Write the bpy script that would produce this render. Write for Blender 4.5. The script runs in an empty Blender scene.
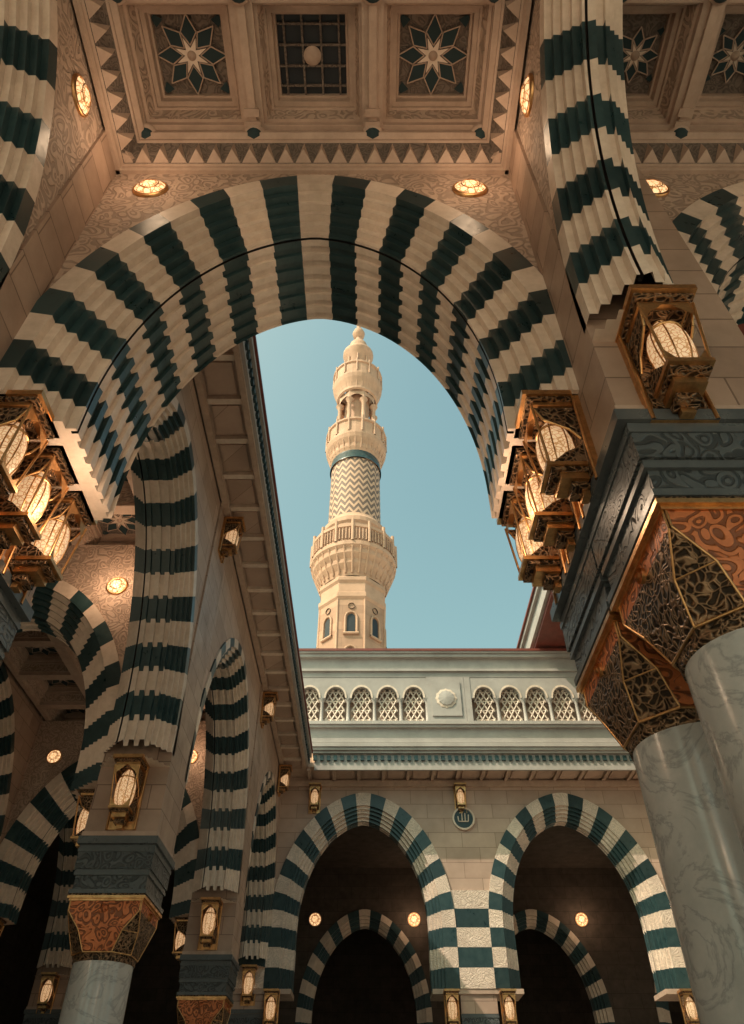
import bpy, math, random
from mathutils import Vector, Matrix
random.seed(4)
sc=bpy.context.scene
pi=math.pi
# ------------------------------------------------------------------ materials
def newmat(name):
    m=bpy.data.materials.new(name); m.use_nodes=True
    nt=m.node_tree; b=nt.nodes['Principled BSDF']
    return m,nt,b
def N(nt,t,**k):
    n=nt.nodes.new(t)
    for a,v in k.items(): setattr(n,a,v)
    return n
def math_(nt,op,a,b=None,c=None):
    n=N(nt,'ShaderNodeMath',operation=op)
    for i,v in enumerate((a,b,c)):
        if v is None: continue
        if isinstance(v,(int,float)): n.inputs[i].default_value=v
        else: nt.links.new(v,n.inputs[i])
    return n.outputs[0]
def mixc(nt,f,a,b,bt='MIX'):
    n=N(nt,'ShaderNodeMix',data_type='RGBA',blend_type=bt)
    if isinstance(f,(int,float)): n.inputs[0].default_value=f
    else: nt.links.new(f,n.inputs[0])
    for i,v in ((6,a),(7,b)):
        if isinstance(v,tuple): n.inputs[i].default_value=(*v[:3],1)
        else: nt.links.new(v,n.inputs[i])
    return n.outputs[2]
def stone(name,c1,c2,rough=.6,scale=2.5,bump=.15,carve=0,cscale=9,brick=None,metal=0,rand=0,crevice_shade=.5,vein=0,style='net',grime=.22):
    m,nt,b=newmat(name); L=nt.links
    tc=N(nt,'ShaderNodeTexCoord').outputs['Object']
    n1=N(nt,'ShaderNodeTexNoise'); n1.inputs['Scale'].default_value=scale; n1.inputs['Detail'].default_value=6; n1.inputs['Roughness'].default_value=.7
    L.new(tc,n1.inputs['Vector'])
    mr=N(nt,'ShaderNodeMapRange'); L.new(n1.outputs['Fac'],mr.inputs[0]); mr.inputs[1].default_value=.32; mr.inputs[2].default_value=.68
    col=mixc(nt,mr.outputs[0],c1,c2)
    if grime:
        ng=N(nt,'ShaderNodeTexNoise'); ng.inputs['Scale'].default_value=.7; ng.inputs['Detail'].default_value=3; L.new(tc,ng.inputs['Vector'])
        gr=N(nt,'ShaderNodeMapRange'); L.new(ng.outputs['Fac'],gr.inputs[0]); gr.inputs[1].default_value=.5; gr.inputs[2].default_value=.75; gr.inputs[4].default_value=grime
        col=mixc(nt,gr.outputs[0],col,(.10,.072,.052))
    h=math_(nt,'MULTIPLY',n1.outputs['Fac'],.4)
    if rand:
        g=N(nt,'ShaderNodeNewGeometry')
        f=math_(nt,'ADD',math_(nt,'MULTIPLY',g.outputs['Random Per Island'],2*rand),1-rand)
        c=N(nt,'ShaderNodeCombineColor')
        for i in range(3): L.new(f,c.inputs[i])
        col=mixc(nt,1.0,col,c.outputs[0],'MULTIPLY')
    if vein:
        w=N(nt,'ShaderNodeTexNoise'); w.inputs['Scale'].default_value=1.5; w.inputs['Detail'].default_value=7; w.inputs['Distortion'].default_value=1.8; w.inputs['Roughness'].default_value=.6
        L.new(tc,w.inputs['Vector'])
        f=math_(nt,'ABSOLUTE',math_(nt,'SUBTRACT',w.outputs['Fac'],.5))
        vr=N(nt,'ShaderNodeMapRange'); L.new(f,vr.inputs[0]); vr.inputs[1].default_value=0; vr.inputs[2].default_value=.035; vr.inputs[3].default_value=vein; vr.inputs[4].default_value=0
        col=mixc(nt,vr.outputs[0],col,(c2[0]*.45,c2[1]*.47,c2[2]*.5))
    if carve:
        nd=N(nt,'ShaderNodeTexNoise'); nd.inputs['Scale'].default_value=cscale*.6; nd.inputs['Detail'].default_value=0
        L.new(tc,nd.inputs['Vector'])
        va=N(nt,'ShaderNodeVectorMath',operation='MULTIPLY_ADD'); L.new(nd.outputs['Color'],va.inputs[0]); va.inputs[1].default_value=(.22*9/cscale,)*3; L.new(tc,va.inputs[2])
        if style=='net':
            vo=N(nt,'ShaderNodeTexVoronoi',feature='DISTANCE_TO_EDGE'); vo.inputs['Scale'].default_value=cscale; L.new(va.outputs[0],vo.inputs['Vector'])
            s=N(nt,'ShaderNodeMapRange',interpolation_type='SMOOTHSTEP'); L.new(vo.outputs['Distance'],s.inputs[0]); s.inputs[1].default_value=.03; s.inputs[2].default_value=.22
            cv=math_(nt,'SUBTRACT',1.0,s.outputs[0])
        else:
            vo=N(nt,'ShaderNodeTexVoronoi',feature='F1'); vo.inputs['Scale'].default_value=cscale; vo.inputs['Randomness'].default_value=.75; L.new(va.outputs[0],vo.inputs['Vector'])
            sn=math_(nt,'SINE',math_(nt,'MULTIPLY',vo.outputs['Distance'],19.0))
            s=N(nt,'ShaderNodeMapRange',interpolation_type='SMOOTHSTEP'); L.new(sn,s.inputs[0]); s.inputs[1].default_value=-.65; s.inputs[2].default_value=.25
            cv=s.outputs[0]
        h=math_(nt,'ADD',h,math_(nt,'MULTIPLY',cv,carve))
        dk=mixc(nt,crevice_shade,col,(0,0,0))  # carving hollows darkened in the base colour, standing in for occlusion shade
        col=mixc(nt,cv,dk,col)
    if brick:
        sx=N(nt,'ShaderNodeSeparateXYZ'); L.new(tc,sx.inputs[0])
        cx=N(nt,'ShaderNodeCombineXYZ'); L.new(math_(nt,'ADD',sx.outputs[0],sx.outputs[1]),cx.inputs[0]); L.new(sx.outputs[2],cx.inputs[1])
        br=N(nt,'ShaderNodeTexBrick'); L.new(cx.outputs[0],br.inputs['Vector'])
        br.inputs['Scale'].default_value=1; br.inputs['Brick Width'].default_value=brick[0]; br.inputs['Row Height'].default_value=brick[1]
        br.inputs['Mortar Size'].default_value=.009; br.inputs['Mortar Smooth'].default_value=.2
        br.inputs['Color1'].default_value=(1,1,1,1); br.inputs['Color2'].default_value=(.78,.76,.75,1); br.inputs['Mortar'].default_value=(.42,.38,.35,1)
        col=mixc(nt,1.0,col,br.outputs['Color'],'MULTIPLY')
        h=math_(nt,'SUBTRACT',h,br.outputs['Fac'])
    L.new(col,b.inputs['Base Color'])
    rr_=math_(nt,'ADD',math_(nt,'MULTIPLY',mr.outputs[0],.16),rough-.08); L.new(rr_,b.inputs['Roughness'])
    b.inputs['Metallic'].default_value=metal
    bp=N(nt,'ShaderNodeBump'); bp.inputs['Strength'].default_value=min(1,bump*2+ (.5 if carve else 0)); bp.inputs['Distance'].default_value=.02
    L.new(h,bp.inputs['Height']); L.new(bp.outputs[0],b.inputs['Normal'])
    return m
cream=stone('cream_marble',(.76,.615,.51),(.60,.47,.375),rough=.45,rand=.12,scale=5)
creamC=stone('cream_carved',(.76,.62,.52),(.64,.51,.42),rough=.55,rand=.08,carve=.6,cscale=5.5,crevice_shade=.16,style='scroll')
teal=stone('teal_marble',(.013,.034,.039),(.030,.060,.064),rough=.34,rand=.28,scale=5,bump=.12,grime=0)
tealP=stone('teal_paint',(.012,.030,.036),(.020,.042,.048),rough=.85,scale=5,bump=.05,grime=0)
ashlar=stone('ashlar_stone',(.46,.32,.245),(.36,.245,.185),rough=.45,brick=(.95,.42),scale=1.4)
ashlarL=stone('ashlar_pale',(.54,.385,.305),(.45,.315,.245),rough=.55,brick=(1.3,.55),scale=1.0)
carved=stone('carved_plaster',(.55,.40,.315),(.44,.315,.24),carve=.9,cscale=5.0,crevice_shade=.32,rough=.7,style='scroll')
plain=stone('moulding_stone',(.52,.375,.295),(.40,.285,.22),rough=.6,scale=4)
coff=stone('coffer_panel',(.22,.17,.14),(.15,.115,.095),rough=.8,scale=6,carve=.6,cscale=8,crevice_shade=.3,style='scroll')
grey=stone('grey_carved',(.105,.115,.12),(.06,.07,.075),carve=1.0,cscale=5.5,crevice_shade=.5,rough=.38,style='scroll',grime=.1)
greyP=stone('grey_plain',(.105,.115,.12),(.065,.075,.08),rough=.32,scale=4,grime=.1)
blueg=stone('parapet_paint',(.42,.38,.355),(.33,.30,.28),rough=.6,scale=1.5,bump=.1)
gold=stone('gilt_bronze',(.88,.51,.23),(.48,.26,.11),rough=.36,metal=1,scale=8,grime=0)
bronze=stone('bronze_arabesque',(.72,.22,.075),(.50,.145,.05),rough=.45,metal=.25,carve=1.2,cscale=6.5,crevice_shade=.62,scale=6,style='scroll',grime=0)
darkb=stone('dark_bronze_lattice',(.40,.245,.14),(.19,.115,.07),rough=.42,metal=.7,carve=1.2,cscale=17,crevice_shade=.90,scale=6,grime=0)
marble=stone('white_marble',(.56,.53,.505),(.43,.415,.40),rough=.18,vein=.5,scale=2.2,bump=.02,grime=.18)
red=stone('red_oxide',(.21,.045,.03),(.13,.03,.02),rough=.5)
dark=stone('dark_metal',(.03,.022,.02),(.02,.015,.014),rough=.4,grime=0)
minc=stone('minaret_stone',(.56,.33,.215),(.47,.275,.18),rough=.75,brick=(2.2,1.0),scale=.3)
minp=stone('minaret_trim',(.57,.345,.23),(.47,.285,.19),rough=.75,scale=.5)
floor_m=stone('floor_marble',(.64,.56,.49),(.54,.46,.40),rough=.3,scale=.5,vein=.2)
shadow=stone('deep_wall_shaded',(.10,.07,.055),(.06,.045,.035),rough=.8,brick=(1.3,.55))  # darkened wall colour stands in for the gloom of the deep interiors
glassd=stone('window_dark',(.012,.015,.02),(.02,.024,.03),rough=.5,grime=0)
def emis(name,c1,c2,s,scale,base=(.7,.55,.38)):
    m,nt,b=newmat(name); L=nt.links
    tc=N(nt,'ShaderNodeTexCoord').outputs['Object']
    vo=N(nt,'ShaderNodeTexVoronoi',feature='DISTANCE_TO_EDGE'); vo.inputs['Scale'].default_value=scale; L.new(tc,vo.inputs['Vector'])
    s_=N(nt,'ShaderNodeMapRange',interpolation_type='SMOOTHSTEP'); L.new(vo.outputs['Distance'],s_.inputs[0]); s_.inputs[1].default_value=.02; s_.inputs[2].default_value=.14
    col=mixc(nt,s_.outputs[0],c2,c1)
    L.new(col,b.inputs['Emission Color']); b.inputs['Emission Strength'].default_value=s
    bc=mixc(nt,s_.outputs[0],(.30,.19,.1),base); L.new(bc,b.inputs['Base Color'])
    b.inputs['Roughness'].default_value=.3
    return m
lampglass=emis('lamp_glass',(1,.62,.33),(.6,.27,.09),.60,24,base=(.52,.42,.31))
disclight=emis('disc_glass',(1,.60,.29),(.45,.19,.06),1.25,14)
def chevron():
    m,nt,b=newmat('chevron_stone'); L=nt.links
    tc=N(nt,'ShaderNodeTexCoord').outputs['Object']; sx=N(nt,'ShaderNodeSeparateXYZ'); L.new(tc,sx.inputs[0])
    an=math_(nt,'ARCTAN2',sx.outputs[1],sx.outputs[0])
    t=math_(nt,'PINGPONG',math_(nt,'MULTIPLY',an,18/(2*pi)*2),1.0)
    z=math_(nt,'ADD',math_(nt,'MULTIPLY',sx.outputs[2],.95),math_(nt,'MULTIPLY',t,.8))
    f=math_(nt,'PINGPONG',z,.5)
    s_=N(nt,'ShaderNodeMapRange',interpolation_type='SMOOTHSTEP'); L.new(f,s_.inputs[0]); s_.inputs[1].default_value=.22; s_.inputs[2].default_value=.28
    col=mixc(nt,s_.outputs[0],(.17,.115,.09),(.57,.36,.245)); L.new(col,b.inputs['Base Color']); b.inputs['Roughness'].default_value=.7
    bp=N(nt,'ShaderNodeBump'); bp.inputs['Distance'].default_value=.15; L.new(s_.outputs[0],bp.inputs['Height']); L.new(bp.outputs[0],b.inputs['Normal'])
    return m
chev=chevron()
ALL=[cream,creamC,teal,tealP,ashlar,ashlarL,carved,plain,coff,grey,greyP,blueg,gold,bronze,darkb,marble,red,dark,minc,minp,floor_m,shadow,glassd,lampglass,disclight,chev]
IX={m.name:i for i,m in enumerate(ALL)}
# ------------------------------------------------------------------ mesh builder
class MB:
    def __init__(s): s.v=[];s.f=[];s.m=[];s.s=[]
    def face(s,pts,m,sm=False):
        i=len(s.v); s.v+= [tuple(p) for p in pts]; s.f.append(tuple(range(i,i+len(pts)))); s.m.append(m); s.s.append(sm)
    def box(s,x0,x1,y0,y1,z0,z1,m):
        if x0>x1:x0,x1=x1,x0
        if y0>y1:y0,y1=y1,y0
        i=len(s.v)
        s.v+=[(x0,y0,z0),(x1,y0,z0),(x1,y1,z0),(x0,y1,z0),(x0,y0,z1),(x1,y0,z1),(x1,y1,z1),(x0,y1,z1)]
        for f in ((3,2,1,0),(4,5,6,7),(0,1,5,4),(1,2,6,5),(2,3,7,6),(3,0,4,7)):
            s.f.append(tuple(i+k for k in f)); s.m.append(m); s.s.append(False)
    def grid(s,rings,m,sm=False,close=True,mf=None):
        i=len(s.v); n=len(rings[0])
        for r in rings: s.v+=[tuple(p) for p in r]
        for a in range(len(rings)-1):
            for k in range(n if close else n-1):
                k2=(k+1)%n
                s.f.append((i+a*n+k,i+a*n+k2,i+(a+1)*n+k2,i+(a+1)*n+k)); s.m.append(mf(a,k) if mf else m); s.s.append(sm)
    def lathe(s,prof,cx,cy,m,n=24,sm=True,mf=None,rot=0):
        s.grid([[(cx+r*math.cos(2*pi*k/n+rot),cy+r*math.sin(2*pi*k/n+rot),z) for k in range(n)] for r,z in prof],m,sm,True,mf)
    def bar(s,p,q,r,m,n=6):
        p=Vector(p);q=Vector(q);d=(q-p).normalized(); u=d.orthogonal().normalized(); w=d.cross(u)
        s.grid([[c+u*r*math.cos(2*pi*k/n)+w*r*math.sin(2*pi*k/n) for k in range(n)] for c in (p,q)],m,True)
    def mesh(s,name):
        me=bpy.data.meshes.new(name); me.from_pydata(s.v,[],s.f)
        used=sorted(set(s.m)); mp={u:i for i,u in enumerate(used)}
        for u in used: me.materials.append(ALL[u])
        me.polygons.foreach_set('material_index',[mp[k] for k in s.m]); me.polygons.foreach_set('use_smooth',s.s)
        me.update(); return me
    def build(s,name,parent=None,loc=(0,0,0)):
        o=bpy.data.objects.new(name,s.mesh(name)); sc.collection.objects.link(o); o.location=loc
        if parent: o.parent=parent
        return o
def empty(name,loc=(0,0,0)):
    o=bpy.data.objects.new(name,None); sc.collection.objects.link(o); o.location=loc; o.empty_display_size=.5; return o
I=lambda m: IX[m.name]
# ------------------------------------------------------------------ arches
def thetas(a,h,K):
    n=600; P=[0]; th=[pi*i/n for i in range(n+1)]
    for i in range(n):
        P.append(P[-1]+math.hypot(a*(math.cos(th[i+1])-math.cos(th[i])),h*(math.sin(th[i+1])-math.sin(th[i]))))
    out=[];j=0
    for k in range(K+1):
        t=P[-1]*k/K
        while j<n-1 and P[j+1]<t: j+=1
        f=(t-P[j])/(P[j+1]-P[j]); out.append(th[j]+(th[j+1]-th[j])*f)
    out[0]=0;out[-1]=pi
    return out
def mapf(axis,c):
    return (lambda s,t,z:(c+s,t,z)) if axis=='x' else (lambda s,t,z:(t,c+s,z))
def arch(name,axis,c,t0,t1,a,h,zs,zb,W,K=23,flat=.42,steps=5,sd=.085,pt=.12,sub=3,vh=.55,parent=None,mats=None,line=True,sb=None,pleat=.20,amp=.042,zz=.011):
    P=mapf(axis,c); mb=MB(); mc,mt=mats or (I(cream),I(teal))
    sb=sd if sb is None else sb
    d1=W*(1-flat); dd=d1/steps
    prof=[(W,t0,0)]; segm=[]
    def add(p,m=None,k=0): prof.append((p[0],p[1],k)); segm.append(m)
    add((d1,t0))
    for i in range(steps):
        add((d1-dd*i,t0+sd*(i+1))); add((d1-dd*(i+1),t0+sd*(i+1)))
    ta=t0+sd*steps; tb=t1-sb*steps
    if line:
        add((0,ta+.03)); add((.06,ta+.03),I(dark)); add((.06,ta+.06),I(dark)); add((0,ta+.06),I(dark)); ta+=.06
    n=max(1,int(round((tb-ta)/pleat))); w=(tb-ta)/n
    for i in range(n):
        add((0,ta+w*(i+.46)),None,1); add((amp,ta+w*(i+.52)),None,-1); add((amp,ta+w*(i+.94)),None,-1); add((0,ta+w*(i+1)),None,1)
    for i in range(steps,0,-1):
        add((d1-dd*i,t1-sb*i)); add((d1-dd*(i-1),t1-sb*i))
    add((d1,t1)); add((W,t1))
    pp=[prof[0]];sg=[]
    for k in range(1,len(prof)):
        if abs(prof[k][0]-pp[-1][0])+abs(prof[k][1]-pp[-1][1])<1e-6: continue
        pp.append(prof[k]); sg.append(segm[k-1])
    sg.append(None); prof=pp
    th=thetas(a+W*.5,h+W*.5,K)
    def st(th_):
        def f(d,q):
            t_=th_+q*zz*math.cos(th_); cc,ss=math.cos(t_),math.sin(t_)
            return ((a+d)*cc,zs+(h+d)*ss+pt*(1-abs(cc))**2)
        return f
    blocks=[]
    mid=(K-1)//2
    for k in range(K):
        blocks.append(([st(th[k]+(th[k+1]-th[k])*q/sub) for q in range(sub+1)], (k-mid)%2))
    nj=max(0,int(round((zs-zb)/vh)))
    for j in range(nj):
        za=zs-(zs-zb)*j/nj; zc=zs-(zs-zb)*(j+1)/nj
        for sg_ in (1,-1):
            blocks.append(([ (lambda d,q,z=z,s=sg_:(s*(a+d),z+(q*zz*h if z>zb+.01 else 0))) for z in (za,zc)],(mid+1+j)%2))
    for fs,colr in blocks:
        rings=[]
        for f in fs:
            r=[]
            for d,t,q in prof:
                s,z=f(d,q); r.append(P(s,t,z))
            rings.append(r)
        m=(mc,mt)[colr]
        mb.grid(rings,m,False,True,lambda a_,k,m=m: sg[k] if sg[k] is not None else m)
    for sg_ in (1,-1):
        mb.face([P(sg_*(a+d),t,zb) for d,t,q in prof],mc)
    return mb.build(name,parent)
def spandrel(mb,axis,c,t0,t1,a,h,zs,W,s0,s1,zb,ztop,m,pt=.12,n=40,mback=None):
    P=mapf(axis,c); A=a+W-.03; Hh=h+W-.03
    pts=[(A*math.cos(pi*i/n),zs+Hh*math.sin(pi*i/n)+pt*(1-abs(math.cos(pi*i/n)))**2) for i in range(n+1)]
    for i in range(n):
        (sa,za),(sb,zc)=pts[i],pts[i+1]
        for t in (t0,t1):
            mb.face([P(sa,t,za),P(sb,t,zc),P(sb,t,ztop),P(sa,t,ztop)],m)
    for sgn,e in ((1,s1),(-1,s0)):
        if abs(e)>A:
            x0,x1=sorted((sgn*A,e))
            for t in (t0,t1):
                mb.face([P(x0,t,zb),P(x1,t,zb),P(x1,t,ztop),P(x0,t,ztop)],m)
            mb.face([P(x0,t0,zb),P(x1,t0,zb),P(x1,t1,zb),P(x0,t1,zb)],m)
# ------------------------------------------------------------------ lantern
def lantern_mesh():
    mb=MB(); g=I(gold); d=I(darkb); gl=I(lampglass)
    mb.box(-.25,.25,-.04,0,-.55,.5,g)
    mb.box(-.20,.20,-.055,-.042,-.42,.42,d)
    for x in (-.235,.235): mb.bar((x,-.05,-.55),(x,-.05,.5),.018,g)
    for i,(w,dp,z0,z1) in enumerate([(.26,.50,.50,.56),(.235,.46,.455,.499),(.205,.41,.415,.454),(.17,.36,.38,.414)]):
        mb.box(-w,w,-dp,0.0 if i==0 else -.058,z0,z1,g if i%2==0 else d)
    for i,(w,dp,z0,z1) in enumerate([(.17,.40,-.32,-.28),(.15,.36,-.36,-.321),(.12,.29,-.43,-.361),(.085,.20,-.50,-.431),(.05,.12,-.56,-.501)]):
        mb.box(-w,w,-dp,-.058,z0,z1,g if i%2==0 else d)
    cy=-.235
    prof=[(.08,-.28),(.125,-.22),(.152,-.12),(.163,0),(.157,.12),(.13,.23),(.09,.31),(.05,.37),(.02,.385)]
    mb.lathe(prof,0,cy,gl,24)
    for k in range(8):
        a=2*pi*k/8+pi/8
        for (r0,z0),(r1,z1) in zip(prof[:-1],prof[1:]):
            mb.bar((math.cos(a)*(r0+.002),cy+math.sin(a)*(r0+.002),z0),(math.cos(a)*(r1+.002),cy+math.sin(a)*(r1+.002),z1),.007,g,5)
    for r,z in ((.09,-.275),(.133,.225),(.05,.37)):
        mb.lathe([(r,z-.012),(r+.014,z-.006),(r+.014,z+.006),(r,z+.012)],0,cy,g,24)
    for x in (-1,1):
        top=(x*.215,-.43,.40); bot=(x*.155,-.37,-.28)
        mb.bar(top,bot,.013,g,6)
        mb.face([(x*.20,-.06,.38),(x*.20,-.42,.38),(x*.19,-.34,.22),(x*.19,-.14,.10),(x*.19,-.06,-.02)],d)
        mb.face([(x*.165,-.06,-.30),(x*.16,-.36,-.30),(x*.17,-.22,-.17),(x*.175,-.06,-.08)],d)
        mb.bar((x*.20,-.42,.38),(x*.19,-.34,.22),.012,g,5); mb.bar((x*.19,-.34,.22),(x*.19,-.14,.10),.012,g,5); mb.bar((x*.19,-.14,.10),(x*.19,-.06,-.02),.012,g,5)
        mb.face([(x*.21,-.43,.40),(x*.02,-.43,.40),(x*.08,-.425,.34),(x*.15,-.42,.29),(x*.205,-.42,.19)],g)
        mb.face([(x*.16,-.375,-.28),(x*.03,-.375,-.28),(x*.09,-.378,-.24),(x*.155,-.38,-.15)],g)
    return mb.mesh('wall_lantern_mesh')
LM=lantern_mesh()
def lantern(x,y,z,face,s=1.0,light=0):
    o=bpy.data.objects.new('wall_lantern',LM); sc.collection.objects.link(o)
    rot={'-y':0,'+x':pi/2,'+y':pi,'-x':-pi/2}[face]
    o.location=(x,y,z); o.rotation_euler=(0,0,rot); o.scale=(s,s,s)
    if light:
        l=bpy.data.lights.new('lantern_glow','POINT'); l.energy=light; l.color=(1,.72,.48); l.shadow_soft_size=.2
        lo=bpy.data.objects.new('lantern_glow',l); sc.collection.objects.link(lo); lo.parent=o; lo.location=(0,-.72/s,-.1)
def disc_mesh():
    mb=MB(); 
    mb.lathe([(.23,0),(.23,.03),(.20,.045),(.20,.03)],0,0,I(gold),32)
    mb.lathe([(.20,.03),(.17,.06),(.11,.085),(.05,.097),(.001,.10)],0,0,I(disclight),32)
    for k in range(10):
        a=2*pi*k/10; c_,s_=math.cos(a),math.sin(a)
        mb.bar((.19*c_,.19*s_,.045),(.08*c_,.08*s_,.095),.007,I(gold),4)
    mb.lathe([(.125,.082),(.13,.09),(.115,.092)],0,0,I(gold),24)
    return mb.mesh('round_light_mesh')
DM=disc_mesh()
def disc(x,y,z,face,s=1.0,light=0):
    o=bpy.data.objects.new('round_wall_light',DM); sc.collection.objects.link(o)
    r={'-y':(pi/2,0,0),'+y':(-pi/2,0,0),'+x':(0,pi/2,0),'-x':(0,-pi/2,0)}[face]
    o.location=(x,y,z); o.rotation_euler=r; o.scale=(s,s,s)
    if light:
        l=bpy.data.lights.new('disc_glow','POINT'); l.energy=light; l.color=(1,.68,.42); l.shadow_soft_size=.2
        lo=bpy.data.objects.new('disc_glow',l); sc.collection.objects.link(lo); lo.parent=o; lo.location=(0,0,.6)
# ------------------------------------------------------------------ column + capital
ZC0,ZC1,ZG=2.46,3.32,4.05
def oct_(hw,cut,z):
    c=cut
    return [(hw,-hw+c,z),(hw,hw-c,z),(hw-c,hw,z),(-hw+c,hw,z),(-hw,hw-c,z),(-hw,-hw+c,z),(-hw+c,-hw,z),(hw-c,-hw,z)]
def column_mesh(r=.46,hw=.60):
    mb=MB()
    mb.lathe([(r,ZC0),(r*1.01,1.2),(r*1.05,-.9)],0,0,I(marble),48)
    mb.lathe([(r*1.05,-.9),(r*1.3,-.98),(r*1.32,-1.08),(r*1.12,-1.14),(r*1.4,-1.22),(r*1.42,-1.36),(r*1.5,-1.38),(r*1.5,-1.6)],0,0,I(gold),40)
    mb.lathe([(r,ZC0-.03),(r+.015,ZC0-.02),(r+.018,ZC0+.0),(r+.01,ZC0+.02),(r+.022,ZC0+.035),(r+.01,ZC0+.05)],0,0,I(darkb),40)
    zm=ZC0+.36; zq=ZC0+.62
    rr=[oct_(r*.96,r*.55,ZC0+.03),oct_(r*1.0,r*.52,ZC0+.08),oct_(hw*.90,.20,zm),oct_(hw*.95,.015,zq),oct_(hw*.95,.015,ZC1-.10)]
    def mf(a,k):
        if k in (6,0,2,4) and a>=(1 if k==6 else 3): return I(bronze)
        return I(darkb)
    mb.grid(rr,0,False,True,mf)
    for a in range(1,4):
        for k in range(8): mb.bar(rr[a][k],rr[a+1][k],.010,I(gold),5)
    for k in range(8):
        mb.bar(rr[1][k],rr[1][(k+1)%8],.012,I(gold),5)
        if k%2: mb.bar(rr[2][k],rr[2][(k+1)%8],.007,I(gold),5)
    for q in range(4):
        M=Matrix.Rotation(q*pi/2,3,'Z')
        c=M@Vector((0,-hw*.95,zq+.04)); n_=M@Vector((0,-1,0))
        mb.bar(c,c+n_*.03,.06,I(gold),12); mb.bar(c+n_*.03,c+n_*.05,.03,I(gold),10)
    s=hw
    for z0,z1,w,m in [(ZC1-.10,ZC1-.07,s*.98,gold),(ZC1-.07,ZC1-.03,s*1.03,gold),(ZC1-.03,ZC1,s*1.0,darkb),
                      (ZC1,ZC1+.06,s*1.03,greyP),(ZC1+.06,ZC1+.27,s*.97,grey),(ZC1+.27,ZC1+.32,s*1.02,greyP),(ZC1+.32,ZC1+.36,s*1.0,greyP),
                      (ZC1+.36,ZC1+.62,s*1.04,grey),(ZC1+.62,ZC1+.68,s*1.06,greyP),(ZC1+.68,ZG,s*1.04,greyP)]:
        mb.box(-w,w,-w,w,z0,z1,I(m))
    return mb.mesh('marble_column_mesh')
CM=column_mesh()
def column(x,y):
    o=bpy.data.objects.new('marble_column',CM); sc.collection.objects.link(o); o.location=(x,y,0)
piers=MB()
def pier(x0,x1,y0,y1,ztop=10.3,m=None,cols='y2'):
    piers.box(x0,x1,y0,y1,ZG+.12,ztop,I(m or ashlar))
    piers.box(x0-.05,x1+.05,y0-.05,y1+.05,ZG+.002,ZG+.12,I(greyP))
    piers.box(x0-.02,x1+.02,y0-.02,y1+.02,ZG+.122,ZG+.20,I(plain))
    cx=(x0+x1)/2; cy=(y0+y1)/2
    if cols=='y2': column(cx,y0+.61); column(cx,y1-.61)
    elif cols=='1': column(cx,cy)
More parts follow.
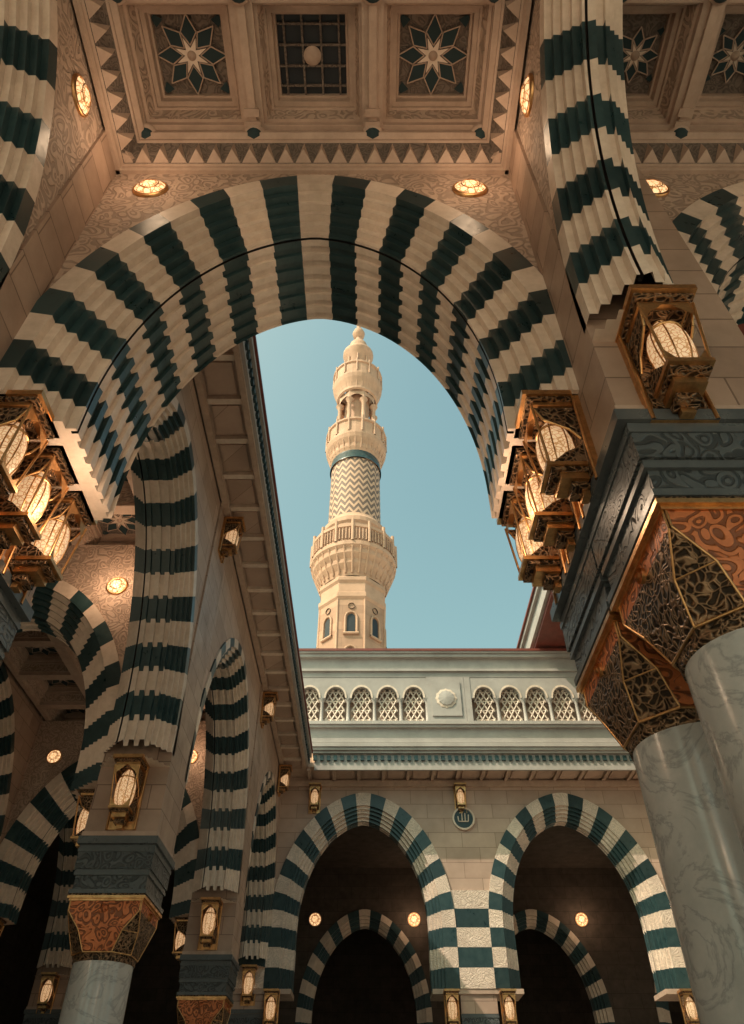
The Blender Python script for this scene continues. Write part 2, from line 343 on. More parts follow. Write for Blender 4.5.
# ------------------------------------------------------------------ ceiling & cornice
ZB=10.6
def ceiling(x0,x1,y0,y1,name,nx=3,ny=4,detail=True):
    mb=MB(); cxs=(x1-x0)/nx; cys=(y1-y0)/ny
    mb.box(x0-.6,x1+.6,y0-.6,y1+.6,ZB+.62,ZB+.9,I(plain))
    for i in range(nx):
        for j in range(ny):
            cx=x0+cxs*(i+.5); cy=y0+cys*(j+.5); hx=cxs/2; hy=cys/2
            def ring(ax,ay,az,bx,by,bz,m):
                A=[(cx-ax,cy-ay,az),(cx+ax,cy-ay,az),(cx+ax,cy+ay,az),(cx-ax,cy+ay,az)]
                B=[(cx-bx,cy-by,bz),(cx+bx,cy-by,bz),(cx+bx,cy+by,bz),(cx-bx,cy+by,bz)]
                for k in range(4): mb.face([A[k],A[(k+1)%4],B[(k+1)%4],B[k]],m)
            p,cv=I(plain),I(carved)
            L_=[(hx,hy,ZB),(hx-.14,hy-.14,ZB,p),(hx-.14,hy-.14,ZB+.10,p),(hx-.18,hy-.18,ZB+.10,p),(hx-.23,hy-.23,ZB+.30,cv),(hx-.26,hy-.26,ZB+.30,p),(hx-.26,hy-.26,ZB+.36,p),(hx-.32,hy-.32,ZB+.36,p),(hx-.33,hy-.33,ZB+.47,p),(hx-.36,hy-.36,ZB+.47,p),(hx-.36,hy-.36,ZB+.56,p)]
            for a,b in zip(L_[:-1],L_[1:]): ring(a[0],a[1],a[2],b[0],b[1],b[2],b[3])
            r=min(hx,hy)-.36
            win=(i==nx//2 and nx==3)
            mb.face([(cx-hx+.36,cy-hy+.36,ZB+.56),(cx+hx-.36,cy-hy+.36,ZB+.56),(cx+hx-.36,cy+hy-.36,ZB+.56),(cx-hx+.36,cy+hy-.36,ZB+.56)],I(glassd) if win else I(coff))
            z=ZB+.545
            if win:
                for q in (-.5,-.17,.17,.5):
                    w=.013
                    mb.box(cx+q*r*1.6-w,cx+q*r*1.6+w,cy-hy+.36,cy+hy-.36,ZB+.50,ZB+.555,I(coff))
                    mb.box(cx-hx+.36,cx+hx-.36,cy+q*r*1.6-w,cy+q*r*1.6+w,ZB+.505,ZB+.55,I(coff))
                mb.lathe([(.001,ZB+.47),(.09,ZB+.47),(.12,ZB+.50)],cx,cy,I(plain),20)
            else:
                def star(ro,ri,n,zz,m,ph=0):
                    P_=[]
                    for q in range(2*n):
                        rr_=ro if q%2==0 else ri; a=ph+pi*q/n
                        P_.append((cx+rr_*math.cos(a),cy+rr_*math.sin(a),zz))
                    mb.face(P_,m)
                for k in range(8):
                    a=k*pi/4
                    def pp(rr,da,zz): return (cx+rr*math.cos(a+da),cy+rr*math.sin(a+da),zz)
                    pts=[(r*.26,0),(r*.64,.37),(r*1.05,0),(r*.64,-.37)]
                    mb.face([pp(rr,da,z-.03) for rr,da in pts],I(tealP))
                    for q in range(4):
                        a1,a2=pts[q],pts[(q+1)%4]
                        mb.bar(pp(a1[0],a1[1],z-.03),pp(a2[0],a2[1],z-.03),.011,I(plain),4)
                    if k%2:
                        mb.face([pp(r*1.14,-.13,z-.02),pp(r*1.38,-.05,z-.02),pp(r*1.38,.05,z-.02),pp(r*1.14,.13,z-.02)],I(tealP))
                star(r*.50,r*.20,8,z-.045,I(cream),pi/8)
                mb.lathe([(.001,z-.09),(.04,z-.08),(.06,z-.05),(.065,z-.04)],cx,cy,I(plain),16)
    if detail:
        for i in range(1,nx):
            px=x0+cxs*i
            mb.box(px-.05,px+.05,y0+.02,y1-.02,ZB-.06,ZB-.003,I(plain)); 
            for yy in (y1-.16,y1-.32): mb.box(px-.10,px+.10,yy-.05,yy+.05,ZB-.10,ZB-.064,I(plain))
        for j in range(1,ny):
            py=y0+cys*j
            for i in range(nx):
                mb.box(x0+cxs*i+.16,x0+cxs*(i+1)-.16,py-.05,py+.05,ZB-.06,ZB-.003,I(plain))
        for i in range(nx+1):
            for j in range(ny+1):
                px=x0+cxs*i; py=y0+cys*j
                px=min(max(px,x0+.14),x1-.14); py=min(max(py,y0+.14),y1-.02)
                mb.lathe([(.12,ZB-.10),(.12,ZB-.13),(.09,ZB-.16),(.001,ZB-.18)],px,py,I(tealP),16)
                mb.lathe([(.15,ZB-.001),(.15,ZB-.10),(.001,ZB-.102)],px,py,I(plain),16)
    return mb.build(name)
def cornice(mb,p0,p1,nrm,z0=9.92,depth=.34):
    p0=Vector((*p0,0));p1=Vector((*p1,0)); L=(p1-p0).length; u=(p1-p0)/L; n=Vector((*nrm,0))
    def Q(s,o,z): v=p0+u*s+n*o; return (v.x,v.y,z)
    prof=[(0,z0),(.05,z0),(.07,z0+.04),(.07,z0+.09),(.10,z0+.10),(.10+.14,z0+.44),(.27,z0+.45),(.27,z0+.50),(depth,z0+.54),(depth,z0+.62),(depth-.04,z0+.63),(depth-.04,z0+.70)]
    for (o0,za),(o1,zc) in zip(prof[:-1],prof[1:]):
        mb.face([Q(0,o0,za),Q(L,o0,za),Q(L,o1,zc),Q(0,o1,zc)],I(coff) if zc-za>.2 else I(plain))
    k=max(1,int(L/.24)); w=L/k
    za,zc=z0+.11,z0+.43
    for i in range(k):
        s0=i*w
        A=Q(s0+.01,.10,za);B=Q(s0+w-.01,.10,za);C=Q(s0+w/2,.24,zc)
        pk=Q(s0+w/2,.205+.05,z0+.20)
        for t in ((A,B,pk),(B,C,pk),(C,A,pk)): mb.face(t,I(plain))
# ================================================================== NEAR BAY
XL,XR=-3.45,1.84
PW=1.30
YA,YB=3.40,5.90
R0,R1=3.90,5.74
XC=(XL+XR)/2
AX=dict(h=3.42,zs=5.45,zb=5.12,W=.80)
def xarch(c,half,t0=R0,t1=R1,lamps=True,discs=True,ztop=10.6,glow=0,dglow=0,K=23,faces=('-y',),lampz=4.62,spm=None,dc=0,near=True):
    a=half-.63; 
    arch('striped_arch','x',c+dc,t0,t1,a,AX['h'],AX['zs'],AX['zb'],AX['W'],K=K,pt=.12,sb=.03,flat=.36,steps=5,sd=.09)
    mb=MB(); spandrel(mb,'x',c,t0+.05,t1-.05,a-.06,AX['h'],AX['zs'],AX['W'],-half,half,AX['zb'],ztop,I(spm or carved),pt=.12)
    mb.build('arch_spandrel_wall')
    if lamps:
        n=3 if t1-t0>1.5 else 1
        for i in range(n):
            y=t0+(t1-t0)*(i+.5)/n
            lantern(c-half,y,lampz,'+x',1.0,glow if i==n//2 else 0); lantern(c+half,y,lampz,'-x',1.0,glow if (i==n//2 and near) else 0)
    if discs:
        for f in faces:
            for sg in (-1,1):
                disc(c+sg*2.08,t0+.05 if f=='-y' else t1-.05,9.42,f,1.0,dglow if (near or sg>0) else 0)
def yarch(c,half,x0,x1,lamps=True,apex=9.5,K=25,ztop=11.9,sp=None,glow=0,discs=None,lampz=4.60,zs=5.35,zb=5.12,thin=0,lx=None,W=.56):
    a=half-.48; h=apex-zs
    xa,xb=(x0,x1)
    if thin>0: xb=x0+thin
    if thin<0: xa=x1+thin
    arch('striped_arch','y',c,xa,xb,a,h,zs,zb,W,K=K,pt=.1,steps=4,sd=.075,flat=.36)
    mb=MB(); spandrel(mb,'y',c,xa+.04,xb-.04,a,h,zs,W,-half,half,zb,ztop,I(sp or carved),pt=.1)
    mb.build('arch_spandrel_wall')
    if lamps:
        x=lx if lx is not None else (xa+xb)/2
        lantern(x,c+half,lampz,'-y',1.0,0); lantern(x,c-half,lampz,'+y',1.0,glow)
    if discs:
        for sg in (-1,1): disc(xa+.04 if discs=='-x' else xb-.04,c+sg*2.55,9.45,discs,1.0,0)
YP=(-2.8)
Yc=(YA+YP)/2; Yh=(YA-YP)/2
for (x0,x1) in ((XL-PW,XL),(XR,XR+PW),(XR+PW+5.35,XR+2*PW+5.35),(XL-2*PW-5.6,XL-PW-5.6)):
    pier(x0,x1,YA,YB); pier(x0,x1,YP-2.5,YP)
xarch(XC,(XR-XL)/2,glow=26,dglow=16,dc=.06)
xarch(XR+PW+5.35/2-.1,5.35/2+.1,dglow=22,near=False)
xarch(XL-PW-5.6/2,5.6/2,glow=45,near=False)
for xc,hf in ((XC,(XR-XL)/2),(XR+PW+5.35/2,5.35/2),(XL-PW-5.6/2,5.6/2)):
    xarch(xc,hf,t0=YP-2.2,t1=YP-.4,glow=70 if xc==XC else 0,faces=('+y',),near=(xc==XC))
yarch(Yc,Yh,XR,XR+PW,ztop=10.6,discs='-x',thin=.84,lx=XR+.45); yarch(Yc,Yh,XL-PW,XL,ztop=10.6,discs='+x',thin=-.86)
yarch(Yc,Yh,XR+PW+5.35,XR+2*PW+5.35,ztop=10.6); yarch(Yc,Yh,XL-2*PW-5.6,XL-PW-5.6,ztop=10.6)
cm=MB()
for (x0,x1) in ((XL,XR),(XR+.84,XR+PW+5.35),(XL-PW-5.6,XL-.86)):
    y0,y1=YP-.4,R0+.05
    cornice(cm,(x0,y1),(x1,y1),(0,-1)); cornice(cm,(x0,y0),(x1,y0),(0,1))
    cornice(cm,(x0,y0),(x0,y1),(1,0)); cornice(cm,(x1,y0),(x1,y1),(-1,0))
    ceiling(x0+.2,x1-.2,y0+.2,y1-.25,'coffered_ceiling',3 if x0==XL else 4,4)
cm.build('ceiling_cornice')
roof=MB()
roof.box(XL-2*PW-5.6,XR+2*PW+5.35,YP-2.5,YB+.0,11.6,12.6,I(plain))
# ================================================================== LEFT WING
FX=-3.60; LW=1.22
PY=[(12.4,13.7),(21.0,22.3),(28.6,29.9)]
ZE=11.9
opens=[(YB,12.4),(13.7,21.0),(22.3,28.6)]
wl=MB()
for k,(y0,y1) in enumerate(PY[:2]+[(29.05,30.3)]):
    pier(FX-LW,FX,y0,y1,ztop=ZE,cols='1'); pier(FX-2*LW-5.6,FX-LW-5.6,y0,y1,ztop=ZE,cols='1')
    xarch(FX-LW-2.8,2.8,t0=y0+.02,t1=y1-.02,K=21,dglow=(45,25,0)[k],near=False)
for i,(y0,y1) in enumerate(opens):
    if i==2: y1=29.05
    c=(y0+y1)/2; hf=(y1-y0)/2
    yarch(c,hf,FX-LW,FX,apex=10.05,K=25,ztop=ZE,sp=ashlarL,zs=5.6,zb=5.36,lampz=4.82,W=.62)
    yarch(c,hf,FX-2*LW-5.6,FX-LW-5.6,apex=10.05,K=25,ztop=ZE,sp=ashlar,glow=40 if i==0 else 0)
ceiling(FX-LW-5.6+.1,FX-LW-.1,6.0,29.0,'coffered_ceiling',3,13,detail=False)
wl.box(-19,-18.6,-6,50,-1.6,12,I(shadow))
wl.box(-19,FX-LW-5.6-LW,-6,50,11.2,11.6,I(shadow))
wl.build('rear_wall')
ev=MB(); X0,X1=FX+.003,-2.62
ev.box(X0,X1,YB,29,ZE+.14,ZE+.42,I(plain))
y=YB+.2
while y<28:
    ev.box(X0+.145,X1-.105,y-.07,y+.07,ZE+.03,ZE+.138,I(cream)); 
    ev.box(X0+.20,X1-.2,y+.16,y+.94,ZE+.09,ZE+.139,I(ashlarL)); 
    y+=1.1
ev.box(X1-.10,X1+.02,YB,27.6,ZE-.03,ZE+.138,I(plain)); ev.box(X0,X0+.14,YB,28.9,ZE-.06,ZE+.137,I(plain))
ev.box(X1+.021,X1+.10,YB,27.6,ZE+.05,ZE+.355,I(blueg))
y=YB
while y<27.5:
    ev.box(X1+.10,X1+.16,y,y+.12,ZE+.16,ZE+.34,I(teal)); y+=.22
ev.box(X1+.03,X1+.22,YB,27.5,ZE+.36,ZE+.5,I(blueg))
ev.box(X1+.06,X1+.27,YB,27.4,ZE+.503,ZE+.58,I(red))
ev.box(FX-.6,X1,YB,29,ZE+.43,ZE+.6,I(blueg))
ev.box(FX-LW-6,FX-.6,YB,50,ZE+.3,ZE+.7,I(blueg))
ev.box(FX-.5,X1,28.9,29.25,ZE-.05,ZE+1.5,I(plain))
ev.build('roof_eave')
for yy in (13.05,21.6,27.3): lantern(FX,yy,11.25,'+x',.95,0)
# ================================================================== FACADE
FY=29.0
fac=empty('courtyard_facade')
per=7.95; c1=-.35; cs=[c1-per*0,c1+per,c1+2*per]
FA=dict(a=2.42,h=3.75,zs=6.6,zb=4.75,W=.95)
fm=MB()
for c in cs:
    arch('striped_arch','x',c,FY-.06,FY+1.4,FA['a'],FA['h'],FA['zs'],FA['zb'],FA['W'],K=21,flat=.52,steps=4,sd=.12,pt=.15,vh=.62,parent=fac,mats=(I(creamC),I(teal)))
    spandrel(fm,'x',c,FY,FY+1.3,FA['a'],FA['h'],FA['zs'],FA['W'],-per/2,per/2,4.75,ZE+.13,I(ashlarL),pt=.15)
for k in range(-1,3):
    px=c1+per*(k+.5); w=per/2-FA['a']-FA['W']
    nj=3; 
    for j in range(nj+2):
        z0=4.75+(6.6-4.75)/nj*j; z1=z0+(6.6-4.75)/nj-.004
        fm.box(px-w-.12,px+w+.12,FY-.05 if j<nj else FY-.03,FY+1.39,z0,z1,I((creamC,teal)[(j+1+ (21-1)//2+nj)%2]))
    fm.box(px-w-.95,px+w+.95,FY-.03,FY+1.35,4.60,4.745,I(plain))
    fm.box(px-.62,px+.62,FY+.02,FY+1.3,ZG,4.598,I(ashlarL))
    if k>=0: column(px,FY+.65)
    for sg in (-1,1): lantern(px+sg*.95,FY-.08,4.1,'-y',1.0,0)
X0f,X1f=-3.4,16
def fb(y0,y1,z0,z1,m,a=X0f,b=X1f): fm.box(a,b,y0,y1,z0,z1,I(m))
PYf=27.8
fb(PYf,FY+.5,ZE+.12,ZE+.3,plain,-2.6)
x=-2.6
while x<X1f:
    fm.box(x,x+.12,PYf+.05,FY-.002,ZE,ZE+.118,I(plain)); fm.box(x+.25,x+.85,PYf+.25,FY-.2,ZE+.06,ZE+.119,I(ashlarL)); x+=1.0
fb(FY-.16,FY-.003,ZE-.22,ZE-.002,plain,-3.5)
fb(PYf-.05,PYf+.045,ZE-.02,ZE+.3,blueg,-2.3)
fb(PYf-.04,PYf+.3,ZE+.303,ZE+.62,blueg,-2.3)
x=-2.35
while x<X1f:
    fm.box(x,x+.14,PYf-.13,PYf-.042,ZE+.34,ZE+.54,I(teal)); x+=.27
fb(PYf-.16,PYf+.3,ZE+.623,ZE+.72,blueg,-2.4); fb(PYf-.24,PYf+.3,ZE+.723,ZE+.84,blueg,-2.4); fb(PYf-.30,PYf+.3,ZE+.843,ZE+1.0,blueg,-2.5)
fb(PYf+.10,PYf+.5,ZE+1.003,13.80,blueg,-3.6)
fb(PYf-.0,PYf+.09,13.05,13.14,blueg,-3.6)
fb(PYf-.05,PYf+.09,13.70,13.80,blueg,-3.6); fb(PYf-.12,PYf+.5,13.803,13.94,blueg,-3.6)
fb(PYf+.0,PYf+.45,16.05,16.30,blueg,-4.6); fb(PYf-.10,PYf+.45,16.303,16.42,blueg,-4.6)
fb(PYf+.08,PYf+.45,16.423,17.0,blueg,-4.6); fb(PYf-.12,PYf+.45,17.003,17.16,blueg,-4.6); fb(PYf-.2,PYf+.45,17.163,17.24,blueg,-4.6); fb(PYf-.24,PYf+.45,17.243,17.36,red,-4.6)
def small_arch(cx,w):
    n=12; zs=15.05; zt=16.05; z0=13.943; r=w/2-.14
    for i in range(n):
        a0=pi*i/n;a1=pi*(i+1)/n
        p=[(cx+r*math.cos(t),zs+ r*1.25*math.sin(t)) for t in (a0,a1)]
        for yy in (PYf+.02,PYf+.34):
            fm.face([(p[0][0],yy,p[0][1]),(p[1][0],yy,p[1][1]),(p[1][0],yy,zt),(p[0][0],yy,zt)],I(blueg))
        fm.face([(p[0][0],PYf+.02,p[0][1]),(p[1][0],PYf+.02,p[1][1]),(p[1][0],PYf+.34,p[1][1]),(p[0][0],PYf+.34,p[0][1])],I(blueg))
        q=[(cx+(r+.07)*math.cos(t),zs+(r+.07)*1.25*math.sin(t)) for t in (a0,a1)]
        fm.face([(p[0][0],PYf-.02,p[0][1]),(p[1][0],PYf-.02,p[1][1]),(q[1][0],PYf-.02,q[1][1]),(q[0][0],PYf-.02,q[0][1])],I(cream))
    for sg in (-1,1):
        x=cx+sg*w/2
        fm.box(min(cx+sg*r,x),max(cx+sg*r,x),PYf+.02,PYf+.34,zs,zt,I(blueg))
    x=cx+w/2
    fm.lathe([(.12,z0),(.12,z0+.1),(.085,z0+.15),(.075,z0+.5),(.07,zs-.2),(.11,zs-.1),(.15,zs-.02),(.15,zs+.002)],x,PYf+.14,I(blueg),12)
    def inside(px,pz):
        if abs(px-cx)>r: return False
        if pz<zs: return pz>=z0
        return ((px-cx)/r)**2+((pz-zs)/(1.25*r))**2<1
    st=.25
    for sgn in (1,-1):
        for k in range(-12,13):
            seg=[]; nn=40
            for i in range(nn+1):
                pz=z0+(zt-z0)*i/nn; px=cx+k*st+sgn*(pz-z0)*.58
                if inside(px,pz): seg.append((px,pz))
            if len(seg)>1: fm.bar((seg[0][0],PYf+.22,seg[0][1]),(seg[-1][0],PYf+.22,seg[-1][1]),.042,I(cream),4)
    for i in range(0,5):
        pz=z0+.2+.43*i
        if pz<zt-.2: fm.bar((cx-r*.8,PYf+.24,pz),(cx+r*.8,PYf+.24,pz),.035,I(cream),4)
w=1.12
fm.box(-4.6,X1f,PYf+.42,PYf+.449,13.941,16.049,I(ashlarL))
grp=[(-3.25,5),(4.25,5),(11.75,3)]
for gx,n in grp:
    for i in range(n): small_arch(gx+w*(i+.5),w)
    fm.box(gx-.26,gx-.0,PYf+.0,PYf+.34,13.943,16.05,I(blueg))
    e=gx+n*w
    fm.box(e,e+1.63,PYf-.0,PYf+.34,13.943,16.047,I(blueg))
    fm.box(e+.2,e+1.45,PYf-.05,PYf-.002,14.2,15.8,I(blueg))
    cx=e+.82;cz=15.0
    for rr,yy,m in ((.48,PYf-.07,cream),(.36,PYf-.12,blueg)):
        fm.grid([[(cx+r2*math.cos(2*pi*k/24)*(1-.08*(k%2)),y2,cz+r2*math.sin(2*pi*k/24)*(1-.08*(k%2))) for k in range(24)] for r2,y2 in ((rr,yy+.06),(rr*.95,yy),(rr*.5,yy-.03),(.01,yy-.05))],I(m))
fm.build('facade_wall',fac)
mm=MB()
for cx in (3.62,):
    cz=10.42
    def rg(r,y): return [(cx+r*math.cos(2*pi*k/32),FY-y,cz+r*math.sin(2*pi*k/32)) for k in range(32)]
    mm.grid([rg(.44,.0),rg(.44,.09),rg(.38,.10),rg(.37,.06)],I(cream)); mm.grid([rg(.37,.06),rg(.01,.06)],I(teal))
    for a,b in (((-.2,-.12),(.18,-.12)),((.18,-.12),(.2,.14)),((.06,-.1),(.06,.2)),((-.06,-.1),(-.06,.2)),((-.2,-.12),(-.22,.08)),((-.15,.2),(.0,.26))):
        mm.bar((cx+a[0],FY-.075,cz+a[1]),(cx+b[0],FY-.075,cz+b[1]),.022,I(cream),5)
mm.build('calligraphy_medallion')
for xx in (-2.3,3.55,11.4): lantern(xx,FY,11.15,'-y',.95,0)
def row2(y,zap,name):
    mb=MB()
    for ci,c in enumerate(cs):
        arch(name,'x',c,y,y+1.2,2.35,zap-5.6,5.0,4.2,.65,K=21,steps=3,sd=.12,pt=.15)
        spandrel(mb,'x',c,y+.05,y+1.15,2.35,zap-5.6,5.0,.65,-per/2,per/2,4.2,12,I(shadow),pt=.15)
        for sg in (-1,1): disc(c+sg*2.35,y+.05,9.0,'-y',1.35,30 if sg==1 and ci<2 else 0)
    for k in range(-1,3):
        px=c1+per*(k+.5); mb.box(px-.6,px+.6,y,y+1.2,4.05,4.198,I(plain)); column(px,y+.6)
    mb.build('inner_arcade_wall')
row2(38.0,9.25,'striped_arch')
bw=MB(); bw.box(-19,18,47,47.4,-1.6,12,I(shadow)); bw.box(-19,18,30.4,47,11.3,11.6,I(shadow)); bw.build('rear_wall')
for c in cs[:2]:
    lantern(c-3.9,37.98,4.1,'-y'); 
# ================================================================== RIGHT WING
rw=MB()
rx=11.6
for y0,y1 in ((YB,12.4),(13.7,21.0),(22.3,29)):
    yarch((y0+y1)/2,(y1-y0)/2,rx,rx+LW,apex=10.05,ztop=ZE,sp=ashlarL,lamps=False)
for y0,y1 in PY[:2]: pier(rx,rx+LW,y0,y1,ztop=ZE,cols='1')
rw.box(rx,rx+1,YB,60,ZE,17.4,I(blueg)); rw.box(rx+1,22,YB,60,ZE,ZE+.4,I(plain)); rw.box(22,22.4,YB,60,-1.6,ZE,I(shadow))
rw.box(7.35,rx+1,YB,48,17.5,17.7,I(red)); rw.box(7.2,7.6,YB,48,17.703,18.4,I(blueg)); rw.box(7.05,7.7,YB,48,18.403,18.6,I(blueg)); rw.box(6.95,7.3,YB,48,18.603,18.7,I(red))
rw.box(7.6,rx+1,YB,48,17.71,18.4,I(plain))
rw.build('roof_track_wing')
roof.build('roof_slab'); piers.build('stone_pier')
# ================================================================== MINARET
MX,MY=-2.15,65.0
mn=empty('minaret',(MX,MY,0))
mb=MB(); c_,p_=I(minc),I(minp)
o8=pi/8
mb.lathe([(3.75,-1.6),(3.75,44.8)],0,0,c_,8,False,rot=o8)
mb.lathe([(3.75,44.8),(3.95,45.1),(3.95,45.6),(3.7,45.8),(3.7,47.0),(3.9,47.3),(3.9,47.7),(3.75,47.9)],0,0,p_,8,False,rot=o8)
mb.lathe([(3.6,47.9),(3.8,48.6),(4.2,49.3),(4.25,49.8),(4.65,50.4),(4.7,51.0),(4.95,51.3),(4.95,51.8)],0,0,p_,32,False)
for k in range(32):
    a=2*pi*k/32
    mb.bar((3.7*math.cos(a),3.7*math.sin(a),48.2),(4.8*math.cos(a),4.8*math.sin(a),51.2),.16,p_,4)
mb.lathe([(4.95,51.8),(4.8,51.8),(4.8,53.8),(5.0,53.9),(5.0,54.3),(4.6,54.3),(4.6,51.9)],0,0,p_,16,False)
for k in range(16):
    a=2*pi*k/16; mb.bar((4.9*math.cos(a),4.9*math.sin(a),51.8),(4.9*math.cos(a),4.9*math.sin(a),54.9),.2,p_,6)
    for q in (-.12,-.04,.04,.12):
        mb.bar((4.86*math.cos(a+.2+q),4.86*math.sin(a+.2+q),52.1),(4.86*math.cos(a+.2+q),4.86*math.sin(a+.2+q),53.7),.10,I(minp),4)
mb.lathe([(3.7,51.8),(3.7,55.6),(3.9,55.9),(3.9,56.5),(3.4,57.2),(3.25,57.6)],0,0,p_,32,False)
mb.lathe([(3.2,57.6),(3.15,67.2)],0,0,I(chev),48,True)
mb.lathe([(3.35,67.2),(3.35,67.5),(3.25,67.5),(3.2,68.9)],0,0,I(teal),48,True)
mb.lathe([(3.2,68.6),(3.45,69.2),(3.5,69.8),(3.9,70.6),(4.05,71.2),(4.05,71.6)],0,0,p_,32,False)
for k in range(28):
    a=2*pi*k/28; mb.bar((3.3*math.cos(a),3.3*math.sin(a),69.0),(3.95*math.cos(a),3.95*math.sin(a),71.2),.14,p_,4)
mb.lathe([(4.05,71.6),(3.9,71.6),(3.9,73.8),(4.1,73.9),(4.1,74.2),(3.7,74.2),(3.7,71.7)],0,0,p_,32,False)
for k in range(14):
    a=2*pi*k/14; mb.bar((4.0*math.cos(a),4.0*math.sin(a),71.6),(4.0*math.cos(a),4.0*math.sin(a),74.7),.16,p_,6)
mb.lathe([(1.7,71.6),(1.7,83)],0,0,I(minp),16)
for k in range(8):
    a=2*pi*k/8+o8; x,y=2.55*math.cos(a),2.55*math.sin(a)
    mb.lathe([(.42,74),(.42,75),(.3,75.3),(.28,79.2),(.5,79.8),(.6,80)],x,y,p_,10)
for k in range(8):
    a0=2*pi*k/8+o8;a1=a0+2*pi/8
    A=Vector((2.7*math.cos(a0),2.7*math.sin(a0),0));B=Vector((2.7*math.cos(a1),2.7*math.sin(a1),0))
    n=8
    for i in range(n):
        def pt_(i,off=0):
            f=i/n; v=A.lerp(B,f); z=79.9+1.3*math.sqrt(max(0,1-(2*f-1)**2)); return v,z
        v0,z0=pt_(i);v1,z1=pt_(i+1)
        mb.face([(v0.x,v0.y,z0),(v1.x,v1.y,z1),(v1.x,v1.y,82),(v0.x,v0.y,82)],p_)
mb.lathe([(2.7,81.9),(2.95,82.1),(2.95,82.6),(3.1,83.2),(3.45,84.2),(3.6,84.9),(3.6,85.3)],0,0,p_,32,False)
for k in range(24):
    a=2*pi*k/24; mb.bar((2.8*math.cos(a),2.8*math.sin(a),82.3),(3.5*math.cos(a),3.5*math.sin(a),85.0),.12,p_,4)
mb.lathe([(3.6,85.3),(3.45,85.3),(3.45,87.4),(3.65,87.5),(3.65,87.8),(3.3,87.8),(3.3,85.4)],0,0,p_,32,False)
for k in range(12):
    a=2*pi*k/12; mb.bar((3.55*math.cos(a),3.55*math.sin(a),85.3),(3.55*math.cos(a),3.55*math.sin(a),88.4),.13,p_,6)
mb.lathe([(1.75,85.3),(1.75,92.0),(2.1,92.5),(2.2,93.2),(2.35,93.5),(2.35,94.0),(1.8,94.2),(1.5,94.9),(1.55,95.6),(1.35,96.6),(.8,97.6),(.45,98.2),(.4,98.7)],0,0,p_,20,True)
for k in range(8):
    a=2*pi*k/8; mb.bar((1.85*math.cos(a),1.85*math.sin(a),88),(1.85*math.cos(a),1.85*math.sin(a),92),.14,p_,6)
mb.lathe([(.4,98.7),(.9,99.3),(1.0,100.0),(.75,100.8),(.3,101.4),(.15,101.8),(.35,102.2),(.1,102.6),(.05,103.6)],0,0,I(minp),16,True)
for k in range(8):
    a=2*pi*k/8; R=3.75*math.cos(pi/8)
    u=Vector((-math.sin(a),math.cos(a),0)); n_=Vector((math.cos(a),math.sin(a),0))
    def W_(s,z,o): v=n_*(R+o)+u*s; return (v.x,v.y,z)
    for z0 in (36.5,40.6):
        hh=2.2; r=.42
        arc=[(r*math.cos(t),z0+hh-r+r*1.3*math.sin(t)) for t in [pi*i/10 for i in range(11)]]
        mb.face([W_(r,z0,.03)]+[W_(s,z,.03) for s,z in arc]+[W_(-r,z0,.03)],I(glassd))
        for o in (.62,):
            A=[(s*1.45,z0+hh-r+(z-(z0+hh-r))*1.4) for s,z in arc]; 
            seq=[(o,z0)]+A+[(-o,z0)]
            for q0,q1 in zip(seq[:-1],seq[1:]): mb.bar(W_(q0[0],q0[1],.08),W_(q1[0],q1[1],.08),.13,p_,5)
        mb.bar(W_(-.8,z0-.1,.1),W_(.8,z0-.1,.1),.16,p_,5)
    mb.bar(W_(0,43.9,-.1),W_(0,43.9,.12),.36,I(glassd),14)
    mb.bar(W_(1.42,-1,0),W_(1.42,44.8,0),.12,p_,5)
mb.build('minaret_tower',mn)
# ================================================================== GROUND
g=MB(); g.face([(-700,-700,-1.6),(700,-700,-1.6),(700,700,-1.6),(-700,700,-1.6)],I(floor_m)); g.build('ground')
for o in list(sc.objects):
    if o.parent is None: o.location.z+=1.6
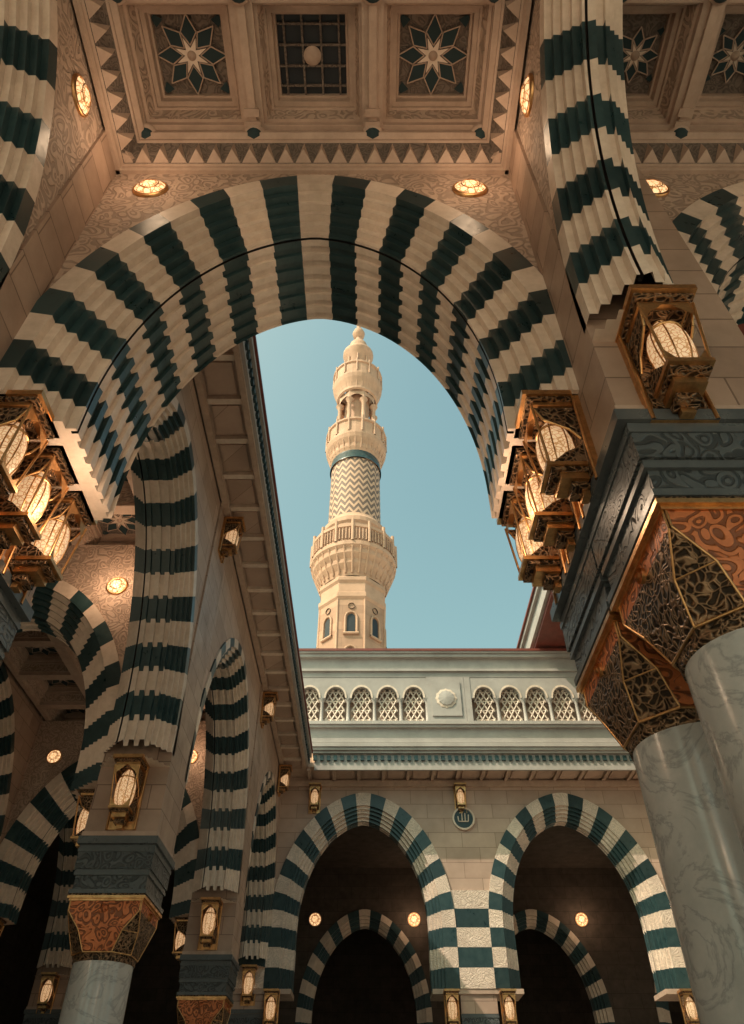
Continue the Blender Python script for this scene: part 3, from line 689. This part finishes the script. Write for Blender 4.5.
# ================================================================== LIGHT
el=math.radians(50)
sd=Vector((-.86,-.50,0)).normalized(); dirv=Vector((sd.x*math.cos(el),sd.y*math.cos(el),math.sin(el)))
s=bpy.data.lights.new('sun','SUN'); s.energy=5.0; s.angle=math.radians(.5); s.color=(1,.82,.64)
so=bpy.data.objects.new('sun',s); sc.collection.objects.link(so); so.rotation_euler=dirv.to_track_quat('Z','Y').to_euler()
w=bpy.data.worlds.new('World'); sc.world=w; w.use_nodes=True; nt=w.node_tree
bg=nt.nodes['Background']; sk=nt.nodes.new('ShaderNodeTexSky'); sk.sky_type='NISHITA'; sk.sun_disc=False
sk.sun_elevation=el; sk.sun_rotation=math.atan2(sd.x,sd.y); sk.dust_density=4.0; sk.ozone_density=1.0; sk.air_density=1.0
tint=mixc(nt,1.0,sk.outputs[0],(1.6,2.0,1.36),'MULTIPLY')
tcw=N(nt,'ShaderNodeTexCoord').outputs['Generated']
dt=N(nt,'ShaderNodeVectorMath',operation='DOT_PRODUCT'); nt.links.new(tcw,dt.inputs[0]); dt.inputs[1].default_value=Vector((-.55,.30,.78)).normalized()
hz=math_(nt,'MULTIPLY',math_(nt,'POWER',math_(nt,'MAXIMUM',dt.outputs['Value'],0.0),13),.95)
sz=N(nt,'ShaderNodeSeparateXYZ'); nt.links.new(tcw,sz.inputs[0])
lo_=math_(nt,'MULTIPLY',math_(nt,'POWER',math_(nt,'SUBTRACT',1.0,math_(nt,'MAXIMUM',sz.outputs[2],0.0)),1.5),.8)
tint=mixc(nt,lo_,tint,(2.9,4.0,3.6))
tint=mixc(nt,hz,tint,(4.3,4.7,4.1))
nt.links.new(tint,bg.inputs[0]); bg.inputs[1].default_value=.15
# ================================================================== CAMERA
cam=bpy.data.cameras.new('camera'); co=bpy.data.objects.new('camera',cam); sc.collection.objects.link(co); sc.camera=co
cam.sensor_fit='VERTICAL'; cam.sensor_height=36; cam.lens=36*715/1024; cam.clip_end=2000; cam.clip_start=.05
co.location=(0,0,1.6); co.rotation_euler=(math.radians(90+43),0,0)
sc.view_settings.view_transform='Standard'; sc.view_settings.look='None'; sc.view_settings.exposure=0
